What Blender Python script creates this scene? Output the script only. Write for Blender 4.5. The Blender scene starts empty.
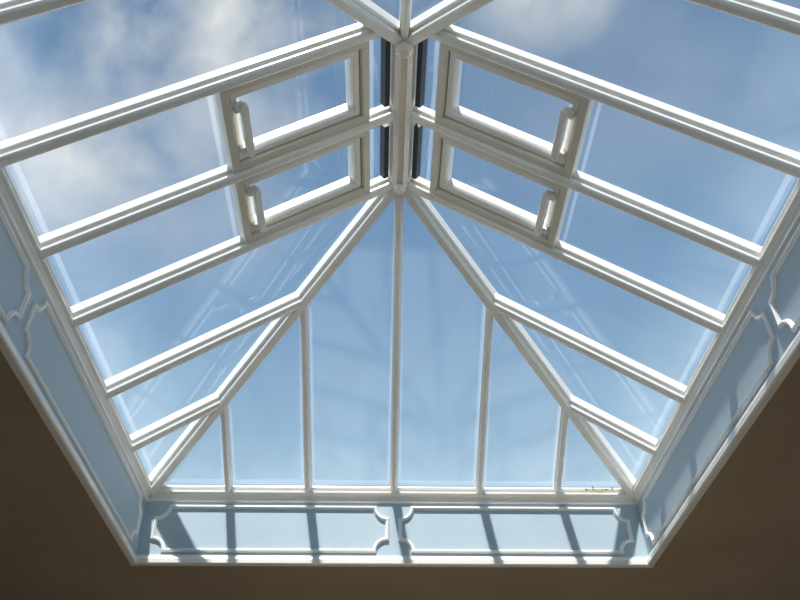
import bpy, bmesh, math, random
from mathutils import Vector, Matrix
random.seed(3)
# ---- roof lantern dimensions (metres; lantern origin = middle of far eave) ----
W=1.5            # half width
L=1.6814         # plan length of hipped ends
M=0.8417         # ridge length
R=0.9925         # rise
a,b=0.3565,0.6849
h=0.4939         # depth of upstand
U1,U2,YG,MA,MB=0.4771,0.8814,-2.0501,0.9477,0.4594
OFF=Vector((0.0884,4.5743,1.6+2.3035))   # lantern origin in the room
scene=bpy.context.scene
def newmat(name):
    m=bpy.data.materials.new(name);m.use_nodes=True
    return m,m.node_tree,m.node_tree.nodes['Principled BSDF']
def paint(name,c1,c2,rough,scale=3.0,bump=0.0,spec=.5,coat=0):
    m,t,bs=newmat(name)
    tc=t.nodes.new('ShaderNodeTexCoord');n=t.nodes.new('ShaderNodeTexNoise');n.inputs['Scale'].default_value=scale;n.inputs['Detail'].default_value=6
    cr=t.nodes.new('ShaderNodeValToRGB');cr.color_ramp.elements[0].position=.3;cr.color_ramp.elements[1].position=.7
    cr.color_ramp.elements[0].color=(*c1,1);cr.color_ramp.elements[1].color=(*c2,1)
    t.links.new(tc.outputs['Object'],n.inputs['Vector']);t.links.new(n.outputs['Fac'],cr.inputs['Fac']);t.links.new(cr.outputs['Color'],bs.inputs['Base Color'])
    bs.inputs['Roughness'].default_value=rough;bs.inputs['Specular IOR Level'].default_value=spec
    bs.inputs['Coat Weight'].default_value=coat;bs.inputs['Coat Roughness'].default_value=.12
    if bump:
        n2=t.nodes.new('ShaderNodeTexNoise');n2.inputs['Scale'].default_value=scale*30;bp=t.nodes.new('ShaderNodeBump');bp.inputs['Strength'].default_value=bump;bp.inputs['Distance'].default_value=.004
        t.links.new(tc.outputs['Object'],n2.inputs['Vector']);t.links.new(n2.outputs['Fac'],bp.inputs['Height']);t.links.new(bp.outputs['Normal'],bs.inputs['Normal'])
    return m
M_white=paint('white_joinery_paint',(.85,.84,.79),(.91,.90,.86),.25,2.5,0,.6,.6)
M_vent=paint('shaded_vent_paint',(.72,.69,.60),(.78,.75,.66),.3,2.5)  # shade on the vent frames mixed into the paint as darker taupe
M_blue=paint('pale_blue_paint',(.43,.555,.64),(.47,.595,.68),.5,2.0,.05)
M_mould=paint('white_moulding_paint',(.86,.87,.85),(.92,.93,.91),.3,3,0,.5,.4)
M_ceil=paint('brown_ceiling_paint',(.31,.255,.19),(.36,.30,.225),.8,1.5,.15,.2)
M_wall=paint('cream_wall_paint',(.48,.45,.40),(.52,.49,.44),.7,1.2,.1)
M_gap_shade=paint('dark_gap_shade',(.02,.025,.035),(.03,.037,.05),.5,8)  # near-black colour for the painted shadow gap beside the ridge
M_leaf=paint('green_leaf',(.30,.40,.05),(.48,.48,.10),.5,20)
M_floor,t,bs=newmat('pale_oak_floor_planks')
tc=t.nodes.new('ShaderNodeTexCoord');br=t.nodes.new('ShaderNodeTexBrick');br.inputs['Scale'].default_value=1.0
br.inputs['Brick Width'].default_value=1.6;br.inputs['Row Height'].default_value=.14;br.inputs['Mortar Size'].default_value=.003
br.inputs['Color1'].default_value=(.49,.445,.38,1);br.inputs['Color2'].default_value=(.44,.395,.33,1);br.inputs['Mortar'].default_value=(.1,.06,.03,1)
t.links.new(tc.outputs['Object'],br.inputs['Vector']);t.links.new(br.outputs['Color'],bs.inputs['Base Color']);bs.inputs['Roughness'].default_value=.4
# sealed edge of the double glazing
M_edge=bpy.data.materials.new('frosted_glazing_edge');M_edge.use_nodes=True;t=M_edge.node_tree;t.nodes.clear();N=t.nodes.new
o=N('ShaderNodeOutputMaterial');x1=N('ShaderNodeBsdfTransparent');x2=N('ShaderNodeBsdfTranslucent');x2.inputs[0].default_value=(.75,.86,.93,1);x3=N('ShaderNodeMixShader')
nn=N('ShaderNodeTexNoise');nn.inputs['Scale'].default_value=6;rm=N('ShaderNodeMapRange');rm.inputs['To Min'].default_value=.05;rm.inputs['To Max'].default_value=.16
t.links.new(nn.outputs['Fac'],rm.inputs['Value']);t.links.new(rm.outputs[0],x3.inputs[0]);t.links.new(x1.outputs[0],x3.inputs[1]);t.links.new(x2.outputs[0],x3.inputs[2]);t.links.new(x3.outputs[0],o.inputs[0])
# glass
M_glass=bpy.data.materials.new('roof_glass');M_glass.use_nodes=True;t=M_glass.node_tree;t.nodes.clear()
N=t.nodes.new;out=N('ShaderNodeOutputMaterial');tr=N('ShaderNodeBsdfTransparent')
gl=N('ShaderNodeBsdfGlossy');gl.inputs['Roughness'].default_value=.01;gl.inputs[0].default_value=(.9,.95,1,1)
lw=N('ShaderNodeLayerWeight');lw.inputs['Blend'].default_value=.5
pw=N('ShaderNodeMath');pw.operation='POWER';pw.inputs[1].default_value=5;t.links.new(lw.outputs['Facing'],pw.inputs[0])
ma=N('ShaderNodeMath');ma.operation='MULTIPLY_ADD';ma.inputs[1].default_value=.75;ma.inputs[2].default_value=.05;t.links.new(pw.outputs[0],ma.inputs[0])
mx=N('ShaderNodeMixShader');t.links.new(ma.outputs[0],mx.inputs[0]);t.links.new(tr.outputs[0],mx.inputs[1]);t.links.new(gl.outputs[0],mx.inputs[2])
dust=N('ShaderNodeBsdfTranslucent');dust.inputs[0].default_value=(.8,.86,.9,1)
tc=N('ShaderNodeTexCoord');sx=N('ShaderNodeSeparateXYZ');t.links.new(tc.outputs['Object'],sx.inputs[0])
mr=N('ShaderNodeMapRange');mr.inputs['From Min'].default_value=0;mr.inputs['From Max'].default_value=.2;mr.inputs['To Min'].default_value=.085;mr.inputs['To Max'].default_value=.012
t.links.new(sx.outputs['Z'],mr.inputs['Value'])
nz=N('ShaderNodeTexNoise');nz.inputs['Scale'].default_value=1.6;nz.inputs['Detail'].default_value=5;nz.inputs['Distortion'].default_value=1.5;t.links.new(tc.outputs['Object'],nz.inputs['Vector'])
mr2=N('ShaderNodeMapRange');mr2.inputs['From Min'].default_value=.35;mr2.inputs['From Max'].default_value=.65;mr2.inputs['To Min'].default_value=.5;mr2.inputs['To Max'].default_value=1.4
t.links.new(nz.outputs['Fac'],mr2.inputs['Value'])
mu=N('ShaderNodeMath');mu.operation='MULTIPLY';t.links.new(mr.outputs[0],mu.inputs[0]);t.links.new(mr2.outputs[0],mu.inputs[1])
# branch reflections painted into the glass tint as faint darker streaks
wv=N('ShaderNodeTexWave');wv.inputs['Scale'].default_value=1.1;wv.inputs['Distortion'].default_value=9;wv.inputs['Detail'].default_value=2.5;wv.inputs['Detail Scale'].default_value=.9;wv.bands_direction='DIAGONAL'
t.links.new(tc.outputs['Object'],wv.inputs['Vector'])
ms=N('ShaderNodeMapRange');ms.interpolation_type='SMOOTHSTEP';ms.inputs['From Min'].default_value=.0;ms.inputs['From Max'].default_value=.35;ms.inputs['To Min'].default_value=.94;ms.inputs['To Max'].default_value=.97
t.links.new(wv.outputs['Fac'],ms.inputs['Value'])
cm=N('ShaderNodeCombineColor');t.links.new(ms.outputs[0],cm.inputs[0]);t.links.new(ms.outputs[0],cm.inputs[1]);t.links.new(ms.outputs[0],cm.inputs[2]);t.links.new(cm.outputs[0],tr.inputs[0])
mx2=N('ShaderNodeMixShader');t.links.new(mu.outputs[0],mx2.inputs[0]);t.links.new(mx.outputs[0],mx2.inputs[1]);t.links.new(dust.outputs[0],mx2.inputs[2])
t.links.new(mx2.outputs[0],out.inputs[0])

def empty(name):
    o=bpy.data.objects.new(name,None);scene.collection.objects.link(o);o.location=OFF;return o
class MB_:
    def __init__(s): s.v=[];s.f=[]
    def add(s,vs,fs):
        o=len(s.v);s.v+=[tuple(v) for v in vs];s.f+=[tuple(i+o for i in f) for f in fs]
    def obj(s,name,mat,parent=None,bevel=0):
        me=bpy.data.meshes.new(name);me.from_pydata(s.v,[],s.f);me.update()
        bm=bmesh.new();bm.from_mesh(me);bmesh.ops.recalc_face_normals(bm,faces=bm.faces);bm.to_mesh(me);bm.free()
        o=bpy.data.objects.new(name,me);scene.collection.objects.link(o);me.materials.append(mat)
        if bevel:
            bv=o.modifiers.new('bevel','BEVEL');bv.width=bevel;bv.segments=3;bv.limit_method='ANGLE';bv.angle_limit=.5
        if parent:o.parent=parent
        else:o.location=OFF
        return o
def sweep(mb,prof,p0,p1,normal):
    p0=Vector(p0);p1=Vector(p1);d=(p1-p0).normalized();n=Vector(normal);n=(n-d*n.dot(d)).normalized();s=d.cross(n)
    k=len(prof);vs=[]
    for P in(p0,p1):vs+=[P+s*x+n*y for x,y in prof]
    mb.add(vs,[(i,(i+1)%k,k+(i+1)%k,k+i) for i in range(k)]+[tuple(range(k)),tuple(range(k,2*k))])
def offset(poly,dist):
    n=len(poly);o=[]
    for i in range(n):
        a0,a1,a2=[Vector(poly[j]) for j in((i-1)%n,i,(i+1)%n)]
        e1=(a1-a0).normalized();e2=(a2-a1).normalized()
        n1=Vector((-e1.y,e1.x));n2=Vector((-e2.y,e2.x));m=n1+n2
        m=m/max(.35,(1+n1.dot(n2))) ;o.append(a1+m*dist)
    return o
def ring(mb,poly,prof,frame,closed_prof=True):
    n=len(poly);k=len(prof);vs=[]
    for ins,z in prof:
        vs+=[frame(q.x,q.y,z) for q in offset(poly,ins)]
    fs=[]
    for j in range(k if closed_prof else k-1):
        j2=(j+1)%k
        for i in range(n):
            i2=(i+1)%n;fs.append((j*n+i,j*n+i2,j2*n+i2,j2*n+i))
    mb.add(vs,fs)
class Slope:
    def __init__(s,o,e1,e2):
        s.o=Vector(o);s.e1=Vector(e1).normalized();s.e2=Vector(e2).normalized();s.n=s.e1.cross(s.e2).normalized()
        if s.n.z<0:s.n=-s.n
    def P(s,x,y,z=0):return s.o+s.e1*x+s.e2*y+s.n*z
yN=-L-M;yA=-L-MA;yB=-L-MB;yD=-L*(1-a);yE=-L*(1-b);yEnd=yN-L
SL=math.hypot(W,R)
left=Slope((-W,0,0),(0,1,0),(W,0,R)); right=Slope((W,0,0),(0,1,0),(-W,0,R))
far=Slope((0,0,0),(1,0,0),(0,-L,R)); near=Slope((0,yEnd,0),(1,0,0),(0,L,R))
barp=[(-.030,.03),(.030,.03),(.030,-.012),(.026,-.019),(.019,-.021),(.019,-.030),(.023,-.034),(.023,-.046),(.017,-.055),(.010,-.060),(-.010,-.060),(-.017,-.055),(-.023,-.046),(-.023,-.034),(-.019,-.030),(-.019,-.021),(-.026,-.019),(-.030,-.012)]
hipp=[(-.038,.04),(.038,.04),(.038,-.02),(.031,-.03),(.022,-.032),(.022,-.044),(.026,-.048),(.026,-.062),(.018,-.073),(-.018,-.073),(-.026,-.062),(-.026,-.048),(-.022,-.044),(-.022,-.032),(-.031,-.03),(-.038,-.02)]
endp=[(x*.8,y*.85) for x,y in barp]
lantern=empty('roof_lantern')
def sp(y,u,q):return Vector((q*W*(1-u),y,R*u))
yJ1=yN-.625;yJ2=yN-b*L
def um(y):
    if y>-L:return -y/L
    if y<yN:return (y-yEnd)/L
    return 1.
mb=MB_()
for q,S in((-1,left),(1,right)):
    for y in(yE,yD,-L,yB,yA,yJ1,yJ2):
        sweep(mb,barp,sp(y,0,q)-S.e2*.03,sp(y,um(y)-.01,q),S.n)
mb.obj('side_glazing_bars',M_white,lantern,.002)
mb=MB_()
for k in(-b,-a,0,a,b):
    t_=1-abs(k)
    for S,s in((far,1),(near,-1)):
        y0=0 if s>0 else yEnd
        sweep(mb,endp,Vector((k*W,y0+s*.03,-.02)),Vector((k*W,y0-s*L*(t_-.01),R*(t_-.01))),S.n)
mb.obj('end_glazing_bars',M_white,lantern,.002)
mb=MB_()
for q,S in((-1,left),(1,right)):
    sweep(mb,hipp,(q*W*1.01,.015,-.01),(0,-L,R),S.n+far.n)
    sweep(mb,hipp,(q*W*1.01,yEnd-.015,-.01),(0,yN,R),S.n+near.n)
mb.obj('hip_rafters',M_white,lantern,.002)
mb=MB_()
rp=[(-.066,.05),(.066,.05),(.066,-.03),(.054,-.04),(.054,-.065),(.04,-.075),(.04,-.095),(.015,-.106),(.015,-.09),(-.015,-.09),(-.015,-.106),(-.04,-.095),(-.04,-.075),(-.054,-.065),(-.054,-.04),(-.066,-.03)]
sweep(mb,rp,(0,-L+.02,R),(0,yN-.02,R),(0,0,1));mb.obj('ridge_beam',M_white,lantern,.002)
mb=MB_()
for y,sc in((-L,.65),(yN,.8)):
    n=24;prof=[(.001,-.13),(.03,-.128),(.04,-.12),(.045,-.11),(.052,-.10),(.052,-.02)]
    vs=[(sc*rr*math.cos(2*math.pi*i/n),y+sc*rr*math.sin(2*math.pi*i/n),R+z) for rr,z in prof for i in range(n)]
    mb.add(vs,[(j*n+i,j*n+(i+1)%n,(j+1)*n+(i+1)%n,(j+1)*n+i) for j in range(len(prof)-1) for i in range(n)])
mb.obj('ridge_bosses',M_white,lantern)
mb=MB_()
for q,S in((-1,left),(1,right)):
    for y0,y1 in((yA,yB),(yB,-L)):
        sweep(mb,[(-.014,.01),(.014,.01),(.014,-.03),(-.014,-.03)],sp(y0+.06,.94,q),sp(y1-.06,.94,q),S.n)
mb.obj('ridge_gap_shade',M_gap_shade,lantern)  # dark strips standing in for the shadowed gap between vents and ridge
mb=MB_()
rect=[(-W,yEnd),(W,yEnd),(W,0),(-W,0)]
ring(mb,rect,[(-.14,.006),(-.02,.006),(0,-.004),(.004,-.014),(-.006,-.022),(-.006,-.036),(.012,-.042),(.012,-.056),(0,-.068),(-.012,-.086),(-.012,-.098),(-.026,-.112),(-.14,-.112)],lambda x,y,z:Vector((x,y,z)))
mb.obj('eaves_frame',M_white,lantern,.0015)
g=MB_();sps=MB_()
def pane(S,pts3):
    l=[Vector(((P-S.o).dot(S.e1),(P-S.o).dot(S.e2))) for P in pts3]
    ar=sum(l[i].x*l[(i+1)%len(l)].y-l[(i+1)%len(l)].x*l[i].y for i in range(len(l)))
    if ar<0:l=l[::-1]
    g.add([S.P(v.x,v.y,0) for v in offset(l,.006)],[tuple(range(len(l)))])
    ring(sps,l,[(.022,-.003),(.044,-.003)],lambda x,y,z:S.P(x,y,z),False)
for q,S in((-1,left),(1,right)):
    ys=[0,yE,yD,-L,yB,yA,yJ1,yJ2,yEnd]
    for y0,y1 in zip(ys,ys[1:]):
        if (y0,y1) in((-L,yB),(yB,yA)):
            pane(S,[sp(y0,0,q),sp(y1,0,q),sp(y1,U1,q),sp(y0,U1,q)])
            pane(S,[sp(y0,U2,q),sp(y1,U2,q),sp(y1,.995,q),sp(y0,.995,q)])
        else:
            P=[sp(y0,0,q),sp(y1,0,q)]
            if um(y1)>.001:P.append(sp(y1,um(y1),q))
            if y1<yN<y0-.001:P.append(sp(yN,1,q))
            if um(y0)>.001:P.append(sp(y0,um(y0),q))
            pane(S,P)
ks=[-1,-b,-a,0,a,b,1]
for S,s,y0 in((far,1,0),(near,-1,yEnd)):
    for k0,k1 in zip(ks,ks[1:]):
        P=[Vector((k0*W,y0,0)),Vector((k1*W,y0,0))]
        for k in(k1,k0):
            t_=1-abs(k)
            if t_>.001:P.append(Vector((k*W,y0-s*L*t_,R*t_)))
        pane(S,P)
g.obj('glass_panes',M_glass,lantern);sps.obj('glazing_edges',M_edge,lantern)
def boxf(mb,fr,x0,x1,y0,y1,z0,z1):
    mb.add([fr(x,y,z) for z in(z0,z1) for x,y in((x0,y0),(x1,y0),(x1,y1),(x0,y1))],[(0,1,2,3),(4,5,6,7),(0,1,5,4),(1,2,6,5),(2,3,7,6),(3,0,4,7)])
for q,S in((-1,left),(1,right)):
    for y0,y1 in((yA,yB),(yB,-L)):
        v=empty('roof_vent_window')
        x0,x1=y0+.022,y1-.022;t0,t1=U1*SL,U2*SL
        f=lambda x,y,z,S=S:S.P(x,y,z)
        rc=[(x0,t0),(x1,t0),(x1,t1),(x0,t1)]
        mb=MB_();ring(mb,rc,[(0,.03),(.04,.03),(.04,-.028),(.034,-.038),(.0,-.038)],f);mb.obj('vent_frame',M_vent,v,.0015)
        mb=MB_();ring(mb,rc,[(.042,.05),(.078,.05),(.082,.0),(.078,-.012),(.072,-.022),(.047,-.022),(.042,-.014)],f);mb.obj('vent_sash',M_white,v,.0015)
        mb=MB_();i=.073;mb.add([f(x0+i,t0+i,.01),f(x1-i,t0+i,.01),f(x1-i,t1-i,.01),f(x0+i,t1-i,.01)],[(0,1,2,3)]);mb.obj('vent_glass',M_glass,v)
        mb=MB_();rr2=[(x0+.08,t0+.08),(x1-.08,t0+.08),(x1-.08,t1-.08),(x0+.08,t1-.08)];ring(mb,rr2,[(0,.006),(.018,.006)],f,False);mb.obj('vent_glazing_edge',M_edge,v)
        xm=(x0+x1)/2
        # latch / opener: long rounded bar standing off the sash on two brackets
        mb=MB_()
        c0,c1,hw=xm-.14,xm+.14,.017;out2=[]
        for i in range(9):out2.append((c1-hw+hw*math.sin(math.pi*i/8),-hw*math.cos(math.pi*i/8)))
        for i in range(9):out2.append((c0+hw-hw*math.sin(math.pi*i/8),hw*math.cos(math.pi*i/8)))
        tm=t0+.088;n_=len(out2)
        vs=[f(x,tm+y,z) for z,s_ in((-.045,1),(-.070,1),(-.076,.75)) for x,y in [((px-xm)*(1 if s_==1 else .98)+xm,py*s_) for px,py in out2]]
        fs=[(j*n_+i,j*n_+(i+1)%n_,(j+1)*n_+(i+1)%n_,(j+1)*n_+i) for j in range(2) for i in range(n_)]+[tuple(range(n_)),tuple(range(2*n_,3*n_))]
        mb.add(vs,fs)
        for xc in(c0+.03,c1-.03):
            boxf(mb,f,xc-.016,xc+.016,t0+.05,t0+.098,-.050,-.016)
        mb.obj('latch_handle',M_mould,v,bevel=.002)
up=empty('skylight_upstand')
mb=MB_();hz=-h
ring(mb,rect,[(-.16,-.10),(-.02,-.10),(-.02,hz+.01),(-.16,hz+.01)],lambda x,y,z:Vector((x,y,z)));mb.obj('upstand_walls',M_blue,up)
mb=MB_()
ring(mb,rect,[(-.03,hz+.05),(-.014,hz+.05),(-.012,hz+.04),(-.004,hz+.035),(.002,hz+.022),(.002,hz-.002),(-.004,hz-.008),(-.035,hz-.008),(-.038,hz-.004),(-.038,hz+.01),(-.03,hz+.01)],lambda x,y,z:Vector((x,y,z)));mb.obj('upstand_bottom_trim',M_white,up)
def panel_poly(w,hh,r,e=.014):
    P=[]
    for cx,cy,a0,sg,sg2 in((w/2,-hh/2,180,(-1,0),(0,1)),(w/2,hh/2,270,(0,-1),(-1,0)),(-w/2,hh/2,0,(1,0),(0,-1)),(-w/2,-hh/2,90,(0,1),(1,0))):
        P.append((cx+sg[0]*(r+e),cy+sg[1]*(r+e)))
        for i in range(9):
            an=math.radians(a0-90*i/8)
            P.append((cx+r*math.cos(an),cy+r*math.sin(an)))
        P.append((cx+sg2[0]*(r+e),cy+sg2[1]*(r+e)))
    return P
mprof=[(-.012,0),(-.011,.007),(-.006,.013),(.002,.014),(.006,.008),(.010,.006),(.012,0)]
mb=MB_()
zc=(-.11+hz+.05)/2;ph=(-.11-(hz+.05))-.06
def add_panel(c,dx,nrm,w):
    c=Vector(c);dx=Vector(dx);nrm=Vector(nrm);up_=Vector((0,0,1))
    if dx.cross(up_).dot(nrm)<0:dx=-dx
    ring(mb,panel_poly(w,ph,.075),mprof,lambda x,y,z:c+dx*x+up_*y+nrm*z,False)
gap=.08
for y,n in((.02,(0,-1,0)),(yEnd-.02,(0,1,0))):
    w=(2*W-.12-gap)/2
    for s in(-1,1):add_panel((s*(w/2+gap/2),y,zc),(1,0,0),n,w)
for q in(-1,1):
    y1=-.06;y0=YG+gap/2;add_panel((q*(W+.02),(y0+y1)/2,zc),(0,1,0),(-q,0,0),y1-y0)
    y1=YG-gap/2;y0=yEnd+.06;add_panel((q*(W+.02),(y0+y1)/2,zc),(0,1,0),(-q,0,0),y1-y0)
mb.obj('panel_mouldings',M_mould,up)
# ---- room shell ----
X0,X1,Y0,Y1=-3.8,3.8,yEnd-2.2,2.4
mb=MB_()
def slab(mb,z0,z1,i):
    o=[(X0-.15,Y0-.15),(X1+.15,Y0-.15),(X1+.15,Y1+.15),(X0-.15,Y1+.15)];n=[(-W-i,yEnd-i),(W+i,yEnd-i),(W+i,i),(-W-i,i)]
    vs=[(x,y,z) for z in(z0,z1) for x,y in o+n];fs=[]
    for k in range(4):
        k2=(k+1)%4;fs+=[(k,k2,4+k2,4+k),(8+k,8+k2,12+k2,12+k),(k,k2,8+k2,8+k),(4+k,4+k2,12+k2,12+k)]
    mb.add(vs,fs)
slab(mb,hz,hz+.2,.03);mb.obj('ceiling',M_ceil)
FZ=-(OFF.z)
def boxo(name,x0,x1,y0,y1,z0,z1,mat):
    mb=MB_();boxf(mb,lambda x,y,z:Vector((x,y,z)),x0,x1,y0,y1,z0,z1);return mb.obj(name,mat)
boxo('floor',X0-.15,X1+.15,Y0-.15,Y1+.15,FZ-.1,FZ,M_floor)
boxo('wall_left',X0-.15,X0,Y0,Y1,FZ,hz,M_wall);boxo('wall_right',X1,X1+.15,Y0,Y1,FZ,hz,M_wall)
boxo('wall_far',X0-.15,X1+.15,Y1,Y1+.15,FZ,hz,M_wall);boxo('wall_near',X0-.15,X1+.15,Y0-.15,Y0,FZ,hz,M_wall)
boxo('baseboard_far',X0,X1,Y1-.02,Y1,FZ,FZ+.14,M_mould);boxo('baseboard_left',X0,X0+.02,Y0,Y1-.02,FZ,FZ+.14,M_mould);boxo('baseboard_right',X1-.02,X1,Y0,Y1-.02,FZ,FZ+.14,M_mould)
# sprig lying on the eaves moulding
mb=MB_();x0=1.2
pt=[Vector((x0+.18*i/10,-.006-.006*math.sin(i*.9),-.033+.010*abs(math.sin(i*.7)))) for i in range(11)]
for i in range(10):sweep(mb,[(.002*math.cos(k*1.047),.002*math.sin(k*1.047)) for k in range(6)],pt[i],pt[i+1],(0,0,1))
for i in(1,3,4,6,8,10):
    c=pt[i];d=Vector((random.uniform(-.9,.9),-.3,random.choice((.1,.7)))).normalized()*.028;s=Vector((.004,0,.006))
    mb.add([c,c+d*.35+s,c+d*.75+s*.7,c+d,c+d*.75-s*.7,c+d*.35-s],[(0,1,2,3,4,5)])
mb.obj('leaf_sprig',M_leaf)
# ---- camera ----
F=796.17
cd=bpy.data.cameras.new("camera");cam=bpy.data.objects.new("camera",cd);scene.collection.objects.link(cam)
cd.sensor_width=36;cd.lens=F*36/800;cd.clip_start=.01
X=Vector((0.99967,-0.02517,-0.00544)).normalized();Z=Vector((0.02281,0.76715,0.64106)).normalized();Yd=Z.cross(X).normalized()
m=Matrix((X,-Yd,-Z)).transposed().to_4x4();m.translation=Vector((0,0,1.6));cam.matrix_world=m
scene.camera=cam
# ---- sun and sky ----
sd=bpy.data.lights.new('sun','SUN');sd.energy=8.5;sd.angle=.03;sd.color=(1,.96,.9)
so=bpy.data.objects.new('sun',sd);scene.collection.objects.link(so);so.rotation_euler=Vector((-.10,-.34,.8)).to_track_quat('Z','Y').to_euler();so.location=(-2,-4,9)
w=bpy.data.worlds.new('sky');scene.world=w;w.use_nodes=True;t=w.node_tree;t.nodes.clear();N=t.nodes.new
def lin(c):return tuple(((v/255+.055)/1.055)**2.4 if v>10 else v/255/12.92 for v in c)+(1,)
tc=N('ShaderNodeTexCoord');nm=N('ShaderNodeVectorMath');nm.operation='NORMALIZE';t.links.new(tc.outputs['Generated'],nm.inputs[0])
sx=N('ShaderNodeSeparateXYZ');t.links.new(nm.outputs[0],sx.inputs[0])
cr=N('ShaderNodeValToRGB');e=cr.color_ramp.elements
e[0].position=.0;e[0].color=lin((195,214,226));e[1].position=1;e[1].color=lin((98,124,154))
for ps,c in((.36,(180,210,230)),(.48,(158,193,220)),(.62,(126,164,201)),(.78,(107,143,182))):
    k=e.new(ps);k.color=lin(c)
t.links.new(sx.outputs['Z'],cr.inputs['Fac'])
nz=N('ShaderNodeTexNoise');nz.inputs['Scale'].default_value=4.5;nz.inputs['Detail'].default_value=6;nz.inputs['Roughness'].default_value=.5;nz.inputs['Distortion'].default_value=.2
t.links.new(nm.outputs[0],nz.inputs['Vector'])
acc=None
for cdir,rad,amp in (((-.29,.485,.825),.28,1.6),((-.32,.60,.73),.20,1.5),((-.16,.50,.83),.2,1.8),((-.40,.50,.77),.2,.7),((-.23,.67,.71),.16,.5),((.18,.46,.87),.13,1.3),((.25,.53,.81),.3,.18),((-.05,.1,1.),.5,.9)):
    dn=N('ShaderNodeVectorMath');dn.operation='DISTANCE';dn.inputs[1].default_value=Vector(cdir).normalized();t.links.new(nm.outputs[0],dn.inputs[0])
    mr=N('ShaderNodeMapRange');mr.interpolation_type='SMOOTHSTEP';mr.inputs['From Min'].default_value=0;mr.inputs['From Max'].default_value=rad;mr.inputs['To Min'].default_value=amp;mr.inputs['To Max'].default_value=0
    t.links.new(dn.outputs['Value'],mr.inputs['Value'])
    if acc is None:acc=mr.outputs[0]
    else:
        ad=N('ShaderNodeMath');ad.operation='MAXIMUM';t.links.new(acc,ad.inputs[0]);t.links.new(mr.outputs[0],ad.inputs[1]);acc=ad.outputs[0]
m1=N('ShaderNodeMapRange');m1.inputs['From Min'].default_value=.32;m1.inputs['From Max'].default_value=.66;m1.inputs['To Max'].default_value=1.;t.links.new(nz.outputs['Fac'],m1.inputs['Value'])
m2=N('ShaderNodeMath');m2.operation='MULTIPLY';t.links.new(m1.outputs[0],m2.inputs[0]);t.links.new(acc,m2.inputs[1]);m2.use_clamp=True
mc=N('ShaderNodeMix');mc.data_type='RGBA';mc.inputs['B'].default_value=lin((236,239,238));t.links.new(m2.outputs[0],mc.inputs['Factor']);t.links.new(cr.outputs['Color'],mc.inputs['A'])
bg=N('ShaderNodeBackground');t.links.new(mc.outputs['Result'],bg.inputs['Color']);o=N('ShaderNodeOutputWorld');t.links.new(bg.outputs[0],o.inputs[0])
scene.view_settings.view_transform='Standard';scene.view_settings.look='None'
